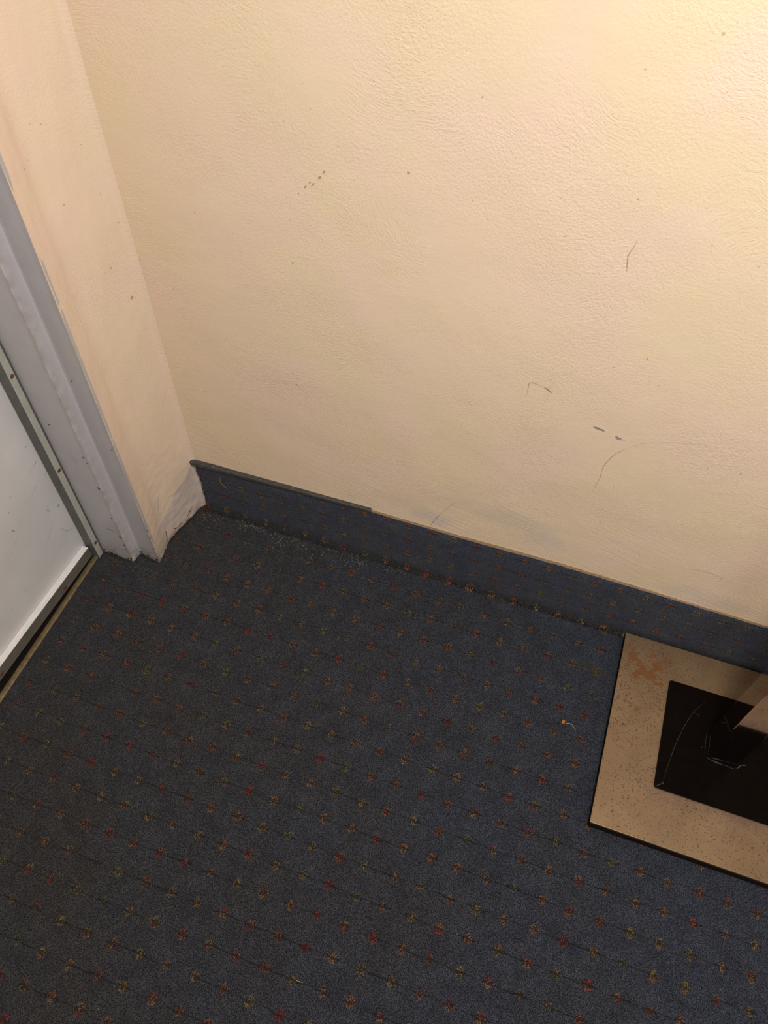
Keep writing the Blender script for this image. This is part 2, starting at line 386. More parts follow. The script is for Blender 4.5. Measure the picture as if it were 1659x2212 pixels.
# ------------------------------------------------------------------ geometry helpers
def obj(name, bm, mats, parent=None, smooth=False, bevel=0.0):
    me = bpy.data.meshes.new(name)
    bmesh.ops.recalc_face_normals(bm, faces=bm.faces[:]) if bevel else None
    bm.to_mesh(me); bm.free()
    if not isinstance(mats, (list, tuple)): mats = [mats]
    for q in mats: me.materials.append(q)
    if smooth:
        for p in me.polygons: p.use_smooth = True
    o = bpy.data.objects.new(name, me); C.objects.link(o)
    if parent is not None: o.parent = parent
    if bevel:
        b = o.modifiers.new('soft_edge', 'BEVEL'); b.width = bevel; b.segments = 3; b.limit_method = 'ANGLE'
    return o
def struct(name, bm, mats, **k):
    o = obj(name, bm, mats, **k); o['kind'] = 'structure'; return o
def box(bm, x0, x1, y0, y1, z0, z1, mi=0):
    vs = [bm.verts.new((x, y, z)) for z in (z0, z1) for (x, y) in ((x0, y0), (x1, y0), (x1, y1), (x0, y1))]
    for f in ((3, 2, 1, 0), (4, 5, 6, 7), (0, 1, 5, 4), (1, 2, 6, 5), (2, 3, 7, 6), (3, 0, 4, 7)):
        bm.faces.new([vs[i] for i in f]).material_index = mi
def thing(name, loc, label, cat):
    o = bpy.data.objects.new(name, None); C.objects.link(o); o.location = loc
    o.empty_display_size = 0.05
    o['label'] = label; o['category'] = cat; return o
def grid(bm, us, vs, fn, mi=0):
    vv = [[bm.verts.new(fn(u, v)) for u in us] for v in vs]
    for j in range(len(vs) - 1):
        for i in range(len(us) - 1):
            bm.faces.new((vv[j][i], vv[j][i + 1], vv[j + 1][i + 1], vv[j + 1][i])).material_index = mi
    return vv
def lin(a, b, n): return [a + (b - a) * i / (n - 1) for i in range(n)]
def interp(x, pts):
    if x <= pts[0][0]: return pts[0][1]
    for (a, fa), (b, fb) in zip(pts, pts[1:]):
        if x <= b: return fa + (fb - fa) * (x - a) / (b - a)
    return pts[-1][1]
def nz(x, y=0.0, z=0.0): return mnoise.noise(Vector((x, y, z)))
def fleck(bm, plane, at, r, n=9, mi=0, stretch=1.0, ang=0.0, lift=0.0003):
    """a small ragged chip lying on a surface; plane(u, v, lift) -> point"""
    pts = []
    for k in range(n):
        a = 2 * math.pi * k / n; q = r * random.uniform(0.65, 1.2)
        du, dv = math.cos(a) * q * stretch, math.sin(a) * q
        pts.append(bm.verts.new(plane(at[0] + du * math.cos(ang) - dv * math.sin(ang), at[1] + du * math.sin(ang) + dv * math.cos(ang), lift)))
    bm.faces.new(pts).material_index = mi
def streak(bm, plane, pts, w, mi=0, lift=0.0003, sub=5, rough=0.5):
    """a tapering ragged line through pts"""
    P = []
    for (a, b) in zip(pts, pts[1:]):
        for k in range(sub):
            f = k / sub; P.append((a[0] + (b[0] - a[0]) * f, a[1] + (b[1] - a[1]) * f))
    P.append(tuple(pts[-1]))
    prev = None
    for i, p in enumerate(P):
        q = P[min(i + 1, len(P) - 1)]; o_ = P[max(i - 1, 0)]
        dx, dy = q[0] - o_[0], q[1] - o_[1]; l = math.hypot(dx, dy) or 1
        f = i / (len(P) - 1); ww = w * (0.25 + 0.75 * math.sin(math.pi * min(1, max(0, f)))) * random.uniform(1 - rough, 1 + rough) / 2
        jx = random.uniform(-1, 1) * w * rough * 0.5
        c = (p[0] - dy / l * jx, p[1] + dx / l * jx)
        cur = (bm.verts.new(plane(c[0] - dy / l * ww, c[1] + dx / l * ww, lift)), bm.verts.new(plane(c[0] + dy / l * ww, c[1] - dx / l * ww, lift)))
        if prev: bm.faces.new((prev[0], prev[1], cur[1], cur[0])).material_index = mi
        prev = cur
def tube(bm, pts, r, seg=6, mi=0):
    rings = []
    n = len(pts)
    for i, p in enumerate(pts):
        p = Vector(p); d = (Vector(pts[min(i + 1, n - 1)]) - Vector(pts[max(i - 1, 0)])).normalized()
        a = d.orthogonal().normalized(); b = d.cross(a)
        rr = r * (0.55 if i in (0, n - 1) else 1.0)
        rings.append([bm.verts.new(p + a * rr * math.cos(2 * math.pi * k / seg) + b * rr * math.sin(2 * math.pi * k / seg)) for k in range(seg)])
    for A, B in zip(rings, rings[1:]):
        for k in range(seg):
            bm.faces.new((A[k], A[(k + 1) % seg], B[(k + 1) % seg], B[k])).material_index = mi
    bm.faces.new(rings[0][::-1]).material_index = mi; bm.faces.new(rings[-1]).material_index = mi
def rod(bm, c, ax, r, h, seg=20, dome=0.0, mi=0):
    """short round head standing off a surface along unit vector ax"""
    ax = Vector(ax).normalized(); a = ax.orthogonal().normalized(); b = ax.cross(a); c = Vector(c)
    prof = [(r, 0), (r, h * 0.4), (r * 0.82, h * 0.85), (r * 0.4, h), (r * 0.3, h * 0.75)]
    rings = [[bm.verts.new(c + ax * hh + a * rr * math.cos(2 * math.pi * k / seg) + b * rr * math.sin(2 * math.pi * k / seg)) for k in range(seg)] for rr, hh in prof]
    for A, B in zip(rings, rings[1:]):
        for k in range(seg): bm.faces.new((A[k], A[(k + 1) % seg], B[(k + 1) % seg], B[k])).material_index = mi
    bm.faces.new(rings[-1]).material_index = mi

RX, RY, RH = 2.3, -2.6, 2.4
# ------------------------------------------------------------------ floor
bm = bmesh.new()
box(bm, -0.147, RX, RY, 0.0, -0.02, 0.0)
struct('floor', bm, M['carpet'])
bm = bmesh.new()
box(bm, -0.9, -0.150, RY, 0.0, -0.035, -0.012)
struct('floor_beyond_door', bm, M['matt'])

# ------------------------------------------------------------------ back wall
bm = bmesh.new()
def wy(x, z):
    e = min(1.0, max(0.0, (x - 0.004) / 0.05))
    return -e * (0.0022 * nz(x * 3.1, z * 3.1, 1.3) + 0.0008 * nz(x * 11, z * 11, 4.0))
us = lin(0.0, 1.5, 151) + lin(1.6, RX, 8); vs = lin(0.0, 1.3, 131) + lin(1.4, RH, 11)
grid(bm, us, vs, lambda u, v: (u, wy(u, v), v))
vb = [bm.verts.new(p) for p in ((0, 0.1, 0), (RX, 0.1, 0), (RX, 0.1, RH), (0, 0.1, RH))]
bm.faces.new(vb[::-1])
pb = lambda u, v, l: (u, wy(u, v) - l, v)
for p, r, s, a in (((0.3399, 0.8725), .0022, 2.4, 0.9), ((0.3329, 0.8632), .0034, 1.5, 0.9), ((0.3229, 0.8512), .0024, 2.4, 0.9), ((0.3184, 0.8529), .0014, 2.2, .6),
                   ((0.3112, 0.8454), .0020, 2.6, 1.0), ((0.3009, 0.8336), .0010, 2.0, 1.0), ((0.3111, 0.8256), .0012, 1.0, 0), ((0.4545, 0.895), .0030, 1.1, 0),
                   ((0.268, 0.465), .0016, 2.2, 1.5), ((0.1999, 0.7156), .0009, 4.0, 1.8), ((0.8063, 0.6957), .0020, 1.3, 0.7), ((0.7344, 0.9209), .0017, 1.4, 1.3)):
    fleck(bm, pb, p, r * 0.62, mi=1, stretch=s, ang=a)
for p in ((0.9925, 0.5246), (0.8294, 0.3191), (0.5253, 0.636), (1.0116, 0.2505), (1.0632, 0.2399), (0.7018, 0.3012)):
    fleck(bm, pb, p, .0011, mi=1, n=7)
streak(bm, pb, [(0.6567, 0.5703), (0.6567, 0.5978), (0.661, 0.6021), (0.6793, 0.5987)], 0.0010, mi=1)
streak(bm, pb, [(0.6793, 0.5987), (0.6942, 0.5902)], 0.0016, mi=2)
streak(bm, pb, [(0.7660, 0.5434), (0.7841, 0.5403)], 0.0042, mi=2)
streak(bm, pb, [(0.8015, 0.5352), (0.8075, 0.5330), (0.8125, 0.5322)], 0.0052, mi=2)
streak(bm, pb, [(0.8100, 0.5318), (0.8200, 0.5322)], 0.0024, mi=5)
streak(bm, pb, [(0.7974, 0.3972), (0.8016, 0.43), (0.8003, 0.4616), (0.806, 0.4846), (0.8115, 0.4981), (0.8221, 0.5133)], 0.0011, mi=1)
streak(bm, pb, [(0.8221, 0.5133), (0.8445, 0.5361), (0.8814, 0.5526), (0.93, 0.566)], 0.0010, mi=5)
streak(bm, pb, [(0.5711, 0.2643), (0.5594, 0.2417), (0.5434, 0.2105)], 0.0008, mi=1)
streak(bm, pb, [(0.5434, 0.2105), (0.5330, 0.1850), (0.5270, 0.1640)], 0.0018, mi=2)
streak(bm, pb, [(0.7478, 0.8683), (0.7418, 0.8437), (0.746, 0.8208)], 0.0011, mi=1)
streak(bm, pb, [(1.00, 0.262), (1.03, 0.268), (1.06, 0.262)], 0.0008, mi=1)
struct('wall_back', bm, [M['wall'], M['mark_soft'], M['mark_grey'], M['mark_brown'], M['mark_faint'], M['mark_pale']], smooth=True)

# ------------------------------------------------------------------ left wall stub between the corner and the door frame
prof = [(-0.0156, -0.1742), (-0.0166, -0.170), (-0.0190, -0.155), (-0.0218, -0.138), (-0.0240, -0.128), (-0.0246, -0.120), (-0.0238, -0.110),
        (-0.018, -0.082), (-0.0115, -0.055), (-0.0065, -0.032), (-0.0020, -0.014), (0.0006, -0.0065), (0.0030, -0.0032), (0.0072, -0.0012), (0.012, 0.002)]
fine = []
for a, b in zip(prof, prof[1:]):
    n = max(1, int(math.hypot(b[0] - a[0], b[1] - a[1]) / 0.0035))
    for k in range(n): fine.append((a[0] + (b[0] - a[0]) * k / n, a[1] + (b[1] - a[1]) * k / n))
fine.append(prof[-1])
def lx_at(y): return interp(y, sorted([(p[1], p[0]) for p in prof]))
bm = bmesh.new()
vs = [0.0] + lin(0.006, 0.25, 62) + lin(0.26, 1.3, 75) + lin(1.4, RH, 6)
def lf(i, v):
    x, y = fine[int(i)]
    k = 1.0 if -0.16 < y < -0.012 else 0.25
    d = 0.0018 * nz(y * 22, v * 9, 2.2) + 0.0007 * nz(y * 70, v * 60, 5.1)
    low = max(0.0, 1 - v / 0.16)
    d += 0.0007 * low * nz(y * 90, v * 90, 8.8)
    if v < 0.001: d += 0.0025 * nz(y * 300, 3.3)
    return (x + d * k, y, v)
grid(bm, list(range(len(fine))), vs, lf)
pl_ = lambda u, v, l: (lx_at(u) + l + 0.0012, u, v)
for p, r in (((-0.026, 0.596), .0022), ((-0.048, 0.668), .0014), ((-0.09, 0.80), .0012)): fleck(bm, pl_, p, r, mi=1, stretch=1.4, ang=1.2)
streak(bm, pl_, [(-0.012, 0.138), (-0.022, 0.118), (-0.045, 0.098), (-0.062, 0.085), (-0.085, 0.078)], 0.0009, mi=1)
streak(bm, pl_, [(-0.104, 0.150), (-0.112, 0.128), (-0.122, 0.10)], 0.0014, mi=3)
streak(bm, pl_, [(-0.098, 0.020), (-0.085, 0.012), (-0.070, 0.016)], 0.003, mi=2, rough=0.9)
streak(bm, pl_, [(-0.055, 0.014), (-0.045, 0.022), (-0.030, 0.030)], 0.0022, mi=2, rough=0.9)
streak(bm, pl_, [(-0.118, 0.040), (-0.121, 0.020), (-0.123, 0.006)], 0.0030, mi=2, rough=0.9)
fleck(bm, pl_, (-0.100, 0.009), .004, mi=1, stretch=2.2)
# chipped arris beside the frame
pj = lambda u, v, l: (u, interp(u, [(-0.025, -0.1718), (-0.0155, -0.1742)]) - l, v)
for v_ in (0.122, 0.094, 0.057, 0.024): fleck(bm, pj, (-0.0152, v_), .0032, mi=4, stretch=0.8); fleck(bm, pj, (-0.0150, v_), .0019, mi=2, stretch=0.7, lift=0.0006)
struct('wall_left', bm, [M['wall_l'], M['mark_soft'], M['mark_brown'], M['mark_faint'], M['mark_pale']], smooth=True)

# ------------------------------------------------------------------ door frame
bm = bmesh.new()
jp = [(-0.152, -0.188), (-0.120, -0.1885), (-0.080, -0.1895), (-0.0715, -0.1905), (-0.0695, -0.1890), (-0.0672, -0.1690), (-0.0650, -0.1664), (-0.0610, -0.1662), (-0.040, -0.1697),
      (-0.0250, -0.1718), (-0.0158, -0.1738), (-0.0172, -0.166)]
zs = [0.0] + lin(0.004, 0.06, 15) + lin(0.08, 2.05, 60)
grid(bm, list(range(len(jp))), zs, lambda i, v: (jp[i][0] + 0.0004 * nz(v * 8, i), jp[i][1] + 0.0005 * nz(v * 6, i * 2.0), v))
pf = lambda u, v, l: (u, interp(u, [(p[0], p[1]) for p in jp[:4]] + [(-0.069, -0.1905), (-0.066, -0.168), (-0.040, -0.1685), (-0.0250, -0.1718), (-0.0135, -0.1745)]) - l - 0.0003, v)
for p, r, s in (((-0.0790, 0.341), .0022, 1), ((-0.0745, 0.254), .0032, 1.0), ((-0.0770, 0.156), .0016, 1), ((-0.0765, 0.0904), .0030, 1.0), ((-0.0745, 0.0612), .0026, 1.1), ((-0.0760, 0.045), .0016, 1), ((-0.0748, 0.327), .0016, 1),
                ((-0.0725, 0.0120), .0046, .7), ((-0.1246, 0.4106), .0018, 1.4), ((-0.1253, 0.007), .0030, 2.6), ((-0.113, 0.0050), .0028, 2.6), ((-0.0434, 0.0060), .0040, 1.2), ((-0.0238, 0.365), .0010, 2.0), ((-0.0175, 0.012), .0038, .7), ((-0.055, 0.52), .0015, 1)):
    fleck(bm, pf, p, r * 1.35, mi=2, stretch=s); fleck(bm, pf, p, r, mi=1, stretch=s, lift=0.0006)
for p in ((-0.039, 0.176), (-0.0423, 0.1416), (-0.035, 0.09), (-0.044, 0.075)): fleck(bm, pf, p, .0022, mi=2)
for k in range(26):
    fleck(bm, pf, (random.uniform(-0.148, -0.016), abs(random.gauss(0, 0.006)) + .001), random.uniform(.0006, .0022), mi=1, n=7, stretch=random.uniform(1, 2.2))
for k in range(22):
    fleck(bm, pf, (-0.0735 + random.uniform(-.002, .0015), random.uniform(0.0, 0.40)), random.uniform(.0003, .0009), mi=1, n=6, stretch=0.6)
streak(bm, pf, [(-0.105, 0.104), (-0.095, 0.106), (-0.086, 0.100)], 0.0016, mi=3)
streak(bm, pf, [(-0.110, 0.33), (-0.098, 0.318)], 0.0008, mi=3)
struct('trim_1', bm, [M['paint'], M['mark_brown'], M['mark_pale'], M['mark_grey']], smooth=False)

# ------------------------------------------------------------------ door leaf, very slightly ajar
DA = math.atan2(0.0116, 0.3134)                       # leaf swings 2 degrees off the frame line
door = bpy.data.objects.new('door_1', None); C.objects.link(door); door['kind'] = 'structure'
door.location = (-0.1539, -0.2101, 0.0); door.rotation_euler = (0, 0, -DA)
# in door space: x = out of the face towards the room, y = along the leaf (negative away from the frame)
bm = bmesh.new()
box(bm, -0.050, -0.0145, -0.85, 0.012, 0.012, 2.03)
pd = lambda u, v, l: (-0.0145 + l, u, v)
for p, r, s, a, mi in (((-0.0083, 0.191), .0026, 2.2, 1.0, 1), ((-0.116, 0.248), .0030, 3.0, 2.0, 1), ((-0.024, 0.154), .0018, 2.4, 1.1, 2), ((-0.160, 0.1066), .0022, 3.0, 2.4, 2),
                       ((-0.204, 0.1015), .0026, 2.0, 2.2, 2), ((-0.087, 0.3128), .0016, 2.2, .4, 1), ((-0.105, 0.29), .0018, 2.0, .8, 1), ((-0.036, 0.2835), .0020, 2.2, .2, 2),
                       ((-0.0109, 0.3682), .0018, 2.4, .4, 1), ((-0.118, 0.3025), .0012, 1, 0, 2)):
    fleck(bm, pd, p, r * 0.55, mi=mi, stretch=s * 1.3, ang=a, n=7)
fleck(bm, pd, (-0.034, 0.2047), .0030, mi=2, stretch=1.9, ang=1.9, n=11); fleck(bm, pd, (-0.030, 0.214), .0022, mi=2, stretch=1.6, ang=2.0, n=11)
streak(bm, pd, [(-0.035, 0.312), (-0.018, 0.322), (-0.004, 0.322)], 0.0018, mi=2)
streak(bm, pd, [(-0.016, 0.318), (-0.002, 0.324)], 0.0010, mi=1)
streak(bm, pd, [(-0.004, 0.275), (0.004, 0.286)], 0.0011, mi=1)
streak(bm, pd, [(-0.030, 0.143), (-0.018, 0.117), (0.003, 0.104)], 0.0009, mi=1)
streak(bm, pd, [(-0.075, 0.27), (-0.05, 0.27), (-0.02, 0.285), (-0.008, 0.29)], 0.0012, mi=2)
streak(bm, pd, [(-0.165, 0.20), (-0.120, 0.225), (-0.08, 0.262)], 0.0011, mi=2)
streak(bm, pd, [(-0.090, 0.13), (-0.05, 0.16), (-0.02, 0.19)], 0.0010, mi=2)
streak(bm, pd, [(-0.09, 0.09), (-0.045, 0.10), (-0.01, 0.118)], 0.0009, mi=2)
streak(bm, pd, [(-0.16, 0.355), (-0.11, 0.385), (-0.06, 0.39)], 0.0012, mi=2)
obj('door_leaf', bm, [M['door'], M['mark_grey'], M['mark_faint']], door)
# bottom channel: top light painted in as a pale ledge, grey face with screws
bm = bmesh.new()
box(bm, -0.0145, 0.0, -0.85, -0.0015, 0.012, 0.0418)
bm.faces.ensure_lookup_table()
for f in bm.faces:
    f.normal_update()
    f.material_index = 1 if f.normal.z > 0.9 else 0
bottom = obj('bottom_channel', bm, [M['stripm'], M['ledge']], door, bevel=0.0008)
for y_ in (-0.0955, -0.3015, -0.51, -0.72):
    bm = bmesh.new(); rod(bm, (0.0, y_, 0.0235), (1, 0, 0), 0.0044, 0.0016)
    obj('screw', bm, M['bolt'], bottom)

# vertical stop angle on the hinge side of the frame, with its perished seal
bm = bmesh.new()
box(bm, -0.1655, -0.1425, -0.2068, -0.1925, 0.0005, 2.03)
bm.faces.ensure_lookup_table()
for f in bm.faces:
    f.normal_update()
    if f.normal.y < -0.9: f.material_index = 1  # shade on this side of the bar put into a darker colour
stop = struct('trim_2', bm, [M['stripf'], M['stripd']], bevel=0.0012)
for z_ in (0.0485, 0.289, 0.530, 0.77, 1.01, 1.25, 1.49, 1.73):
    bm = bmesh.new(); rod(bm, (-0.1425, -0.1995, z_), (1, 0, 0), 0.0040, 0.0015)
    obj('screw', bm, M['bolt'], stop)
bm = bmesh.new()
zs = lin(0.0, 2.03, 300)
sp = [(-0.146, -0.193), (-0.1435, -0.1915), (-0.1430, -0.1890), (-0.1450, -0.1868), (-0.152, -0.1868)]
grid(bm, list(range(5)), zs, lambda i, v: (sp[i][0] + 0.0009 * nz(v * 60, i), sp[i][1] + (0.0008 * nz(v * 90, i, 3) if i else 0), v))
sl = obj('seal', bm, M['seal'], stop, smooth=True); sl['label'] = 'dark perished seal strip'

# brass threshold between carpet and door gap
bm = bmesh.new()
tp = [(-0.1600, -0.0120), (-0.1600, -0.0015), (-0.1585, 0.0002), (-0.1540, 0.0016), (-0.1490, 0.0018), (-0.1468, 0.0006), (-0.1462, -0.004)]
ys = lin(-1.02, -0.2065, 260)
grid(bm, list(range(len(tp))), ys, lambda i, v: (tp[i][0] + 0.0006 * nz(v * 70, i) * (1 if i > 3 else 0.3), v, tp[i][1] + 0.0003 * nz(v * 50, i)))
struct('trim_3', bm, M['brass'], smooth=True)

# ------------------------------------------------------------------ rest of the wall above / past the door and the shell (out of the frame)
bm = bmesh.new()
box(bm, -0.20, -0.0155, -1.02, -0.17, 2.05, RH)
box(bm, -0.20, -0.0155, RY, -1.02, 0.0, RH)
struct('wall_left_far', bm, M['wall_l'])
bm = bmesh.new(); box(bm, RX, RX + 0.1, RY, 0.1, 0, RH); struct('wall_right', bm, M['ceil'])
bm = bmesh.new(); box(bm, -0.3, RX + 0.1, RY - 0.1, RY, 0, RH); struct('wall_front', bm, M['ceil'])
bm = bmesh.new(); box(bm, -0.3, RX + 0.1, RY - 0.1, 0.1, RH, RH + 0.05); struct('ceiling', bm, M['ceil'])

# ------------------------------------------------------------------ carpet baseboard
ZT = [(0.0, 0.156), (0.40, 0.1615), (0.60, 0.1605), (0.78, 0.1650), (0.95, 0.1625), (1.175, 0.1575), (2.3, 0.158)]
bm = bmesh.new()
xs = lin(0.0105, 1.35, 1500) + lin(1.36, RX - 0.001, 60)
def left_edge(z): return interp(z, [(0.0, 0.0135), (0.03, 0.0150), (0.06, 0.0148), (0.09, 0.0165), (0.13, 0.0125), (0.16, 0.0105)]) + 0.0018 * nz(z * 160, 2.0)
bp = [(0.0, -0.0165), (0.0016, -0.0125), (0.005, -0.0092), (0.011, -0.0072), (0.02, -0.0062), (0.05, -0.0058), (0.09, -0.0058), (0.13, -0.0058), (1.0, -0.0060), (1.0, -0.0050), (1.0, -0.0020)]
zoff = [0, 0, 0, 0, 0, 0, 0, 0, -0.0010, 0.0, -0.0006]
def bf(x, i):
    z, y = bp[int(i)]
    top = interp(x, ZT) + 0.0008 * nz(x * 40) + 0.0011 * nz(x * 420, 1) + 0.0006 * nz(x * 900, 7)
    zz = top + zoff[int(i)] if z > 0.9 else z
    e = left_edge(zz)
    xx = e + (x - 0.0105) * (1 if x > 0.06 else 1) if x < 0.0106 else max(x, e)
    yy = y + 0.0007 * nz(x * 25, zz * 25) - (0.0 if z > 0.01 else 0.0016 * abs(nz(x * 90, 5.5)))
    return (xx, yy, zz)
grid(bm, xs, list(range(len(bp))), lambda u, v: bf(u, v))
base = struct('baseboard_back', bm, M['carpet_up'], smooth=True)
bm = bmesh.new()
xs2 = lin(0.40, 1.35, 1100) + lin(1.36, RX - 0.001, 60)
def bk(x, i):
    top = interp(x, ZT) + 0.0010 + 0.0008 * nz(x * 40) + 0.0010 * nz(x * 300, 11) + 0.0008 * nz(x * 800, 5)
    return [(x, -0.0048, top - 0.006), (x, -0.0046, top), (x, -0.0026, top + 0.0008), (x, 0.001, top - 0.0002)][int(i)]
grid(bm, xs2, [0, 1, 2, 3], bk)
o = obj('backing', bm, M['backing'], base, smooth=True); o['label'] = 'frayed tan jute edge'

# grey vinyl cap on the first 40 cm
cap = None
bm = bmesh.new()
cp = [(0.0004, 0.0), (-0.0068, -0.0004), (-0.0084, -0.0016), (-0.0088, -0.0035), (-0.0086, -0.0095), (-0.0076, -0.0098), (-0.0050, -0.0096)]
def cf(x, i):
    f = (x + 0.004) / 0.408
    y, dz = cp[int(i)]
    thick = 1.12 - 0.30 * f
    if x < 0.004: dz = dz * 0.85 - 0.0018 * (0.004 - x) / 0.008; y = y * (1 - 0.35 * (0.004 - x) / 0.008)
    return (x, y * (1.1 - 0.28 * f), 0.1585 + 0.0100 * f + 0.0005 * nz(x * 12) + dz * thick)
cx = [-0.004, -0.0015, 0.001, 0.004] + lin(0.010, 0.4043, 70)
vv = grid(bm, cx, list(range(len(cp))), cf)
bm.faces.new([r[0] for r in vv][::-1]); bm.faces.new([r[-1] for r in vv])
pc = lambda u, v, l: (u, v, cf(u, 1)[2] + 0.0004 + l)
for k in range(46):
    fleck(bm, pc, (random.uniform(0.0, 0.40), random.uniform(-0.0068, -0.0015)), random.uniform(.0003, .0009), mi=1, n=6)
cap = obj('carpet_edge_cap', bm, [M['cap'], M['fibre']], smooth=False)
cap['label'] = 'dark grey dusty vinyl edge cap on top of the carpet skirting beside the corner'; cap['category'] = 'edge trim'

# ------------------------------------------------------------------ stand: rust-speckled steel base plate, black raised square, square post
PX, PY = 1.1545, -0.2085
st = thing('floor_stand', (PX, PY, 0.0), 'metal stand with square post on a rust-speckled base plate, on the carpet by the skirting', 'stand')
def rbox(bm, x0, x1, y0, y1, z0, z1, r=0.004, n=6):
    pts = []
    for (cx_, cy_, a0) in ((x1 - r, y1 - r, 0), (x0 + r, y1 - r, 90), (x0 + r, y0 + r, 180), (x1 - r, y0 + r, 270)):
        for k in range(n + 1):
            a = math.radians(a0 + 90 * k / n); pts.append((cx_ + r * math.cos(a), cy_ + r * math.sin(a)))
    lo = [bm.verts.new((x, y, z0)) for x, y in pts]; hi = [bm.verts.new((x, y, z1)) for x, y in pts]
    bm.faces.new(hi); bm.faces.new(lo[::-1])
    for k in range(len(pts)): bm.faces.new((lo[k], lo[(k + 1) % len(pts)], hi[(k + 1) % len(pts)], hi[k]))
def local(o, parent):
    o.parent = parent; o.matrix_parent_inverse = parent.matrix_basis.inverted(); return o
bm = bmesh.new(); rbox(bm, 0.9518, 1.3565, -0.4050, -0.0165, 0.0180, 0.022, 0.0015, 3)
local(obj('base_plate', bm, M['plate'], None, bevel=0.0009), st)
bm = bmesh.new(); rbox(bm, 0.9525, 1.3560, -0.4060, -0.0190, 0.0004, 0.0185, 0.002, 3)  # made taller so its black side also holds the contact shade
local(obj('underlay', bm, M['matt'], None), st)['label'] = 'black underlay with the contact shade of the plate built in'
bm = bmesh.new(); rbox(bm, 1.0470, 1.2620, -0.3085, -0.0925, 0.0218, 0.0262, 0.005, 6)
blk = local(obj('raised_square', bm, [M['black'], M['dust']], None, bevel=0.0006), st)
# dust rings, a hairline scratch and specks on the black sheet
bm = bmesh.new()
pk = lambda u, v, l: (u, v, 0.0263 + l)
def zz3(x, y): return x, y
streak(bm, pk, [(1.0610, -0.2940), (1.0655, -0.262), (1.072, -0.225), (1.084, -0.178), (1.098, -0.142), (1.118, -0.113)], 0.0008, rough=0.6)
streak(bm, pk, [(1.0480, -0.3080), (1.0565, -0.3010), (1.0620, -0.2975)], 0.0014, rough=0.4)
fleck(bm, pk, (1.0605, -0.2975), 0.0022)
streak(bm, pk, [(1.1262, -0.2200), (1.1245, -0.200), (1.1250, -0.178)], 0.0010, rough=0.7)
streak(bm, pk, [(1.1287, -0.2245), (1.150, -0.2275), (1.1800, -0.2290)], 0.0016, rough=0.8)
streak(bm, pk, [(1.1810, -0.2285), (1.190, -0.2180), (1.2000, -0.2130)], 0.0022, rough=0.9)
streak(bm, pk, [(1.098, -0.144), (1.110, -0.148)], 0.0007)
for k in range(34):
    fleck(bm, pk, (random.uniform(1.055, 1.255), random.uniform(-0.30, -0.10)), random.uniform(.0002, .0007), n=6)
local(obj('dust_marks', bm, M['dust'], None), blk)
blk.children[0].parent = st; st_ch = [c for c in st.children if c.name.startswith('dust')]
for c in st_ch: c.matrix_parent_inverse = st.matrix_basis.inverted(); c.name = 'dust'; c['label'] = 'grey dust marks'; c['kind'] = 'stuff'
bm = bmesh.new(); rbox(bm, 1.1285, 1.1800, -0.2240, -0.1725, 0.0262, 1.30, 0.0014, 4)
local(obj('post', bm, M['post'], None), st)
bm = bmesh.new(); rbox(bm, 1.1270, 1.1815, -0.2255, -0.1710, 1.30, 1.312, 0.003, 4)
local(obj('post_cap', bm, M['matt'], None, bevel=0.001), st)

# ------------------------------------------------------------------ small litter on the carpet
bm = bmesh.new()
bmesh.ops.create_icosphere(bm, subdivisions=3, radius=1.0)
for v in bm.verts:
    d = 1 + 0.35 * nz(v.co.x * 1.7, v.co.y * 1.7, v.co.z * 1.7)
    v.co = Vector((v.co.x * 0.0032 * d, v.co.y * 0.0040 * d, v.co.z * 0.0018 * d))
o = obj('crumb', bm, M['crumb'], smooth=True); o.location = (0.8739, -0.2335, 0.0016)
o['label'] = 'small orange crumb on the carpet left of the base plate'; o['category'] = 'crumb'
def curve_pts(pts, n=8):
    out = []
    P = [Vector(p) for p in pts]
    for i in range(len(P) - 1):
        p0, p1, p2, p3 = P[max(i - 1, 0)], P[i], P[i + 1], P[min(i + 2, len(P) - 1)]
        for k in range(n):
            t_ = k / n
            out.append(0.5 * ((2 * p1) + (p2 - p0) * t_ + (2 * p0 - 5 * p1 + 4 * p2 - p3) * t_ ** 2 + (3 * p1 - p0 - 3 * p2 + p3) * t_ ** 3))
    out.append(P[-1]); return out
def thread(name, pts, r, mat, label, cat):
    bm = bmesh.new(); tube(bm, curve_pts(pts), r)
    o = obj(name, bm, mat, smooth=True); o['label'] = label; o['category'] = cat; return o
thread('thread', [(0.8790, -0.2344, .0011), (0.886, -0.2330, .0022), (0.892, -0.2355, .0024), (0.8986, -0.2420, .0012)], 0.0005, M['fibre'], 'short pale thread on the carpet next to the orange crumb', 'thread')
thread('fibre', [(0.0668, -0.0072, 0.1333), (0.0662, -0.0080, 0.121), (0.0690, -0.0080, 0.109), (0.0785, -0.0072, 0.097)], 0.00035, M['fibre'], 'curved pale fibre stuck to the carpet skirting near the corner', 'fibre')
thread('straw', [(0.5641, -0.7920, .0012), (0.570, -0.7918, .0019), (0.5756, -0.7911, .0012)], 0.0004, M['fibre'], 'tiny yellow straw lying on the carpet at the bottom of the frame', 'straw')
thread('hair', [(0.196, -0.046, .0010), (0.203, -0.038, .0022), (0.2045, -0.030, .0028), (0.207, -0.022, .0020)], 0.0003, M['fibre'], 'fine pale hair on the carpet under the grey edge cap', 'hair')

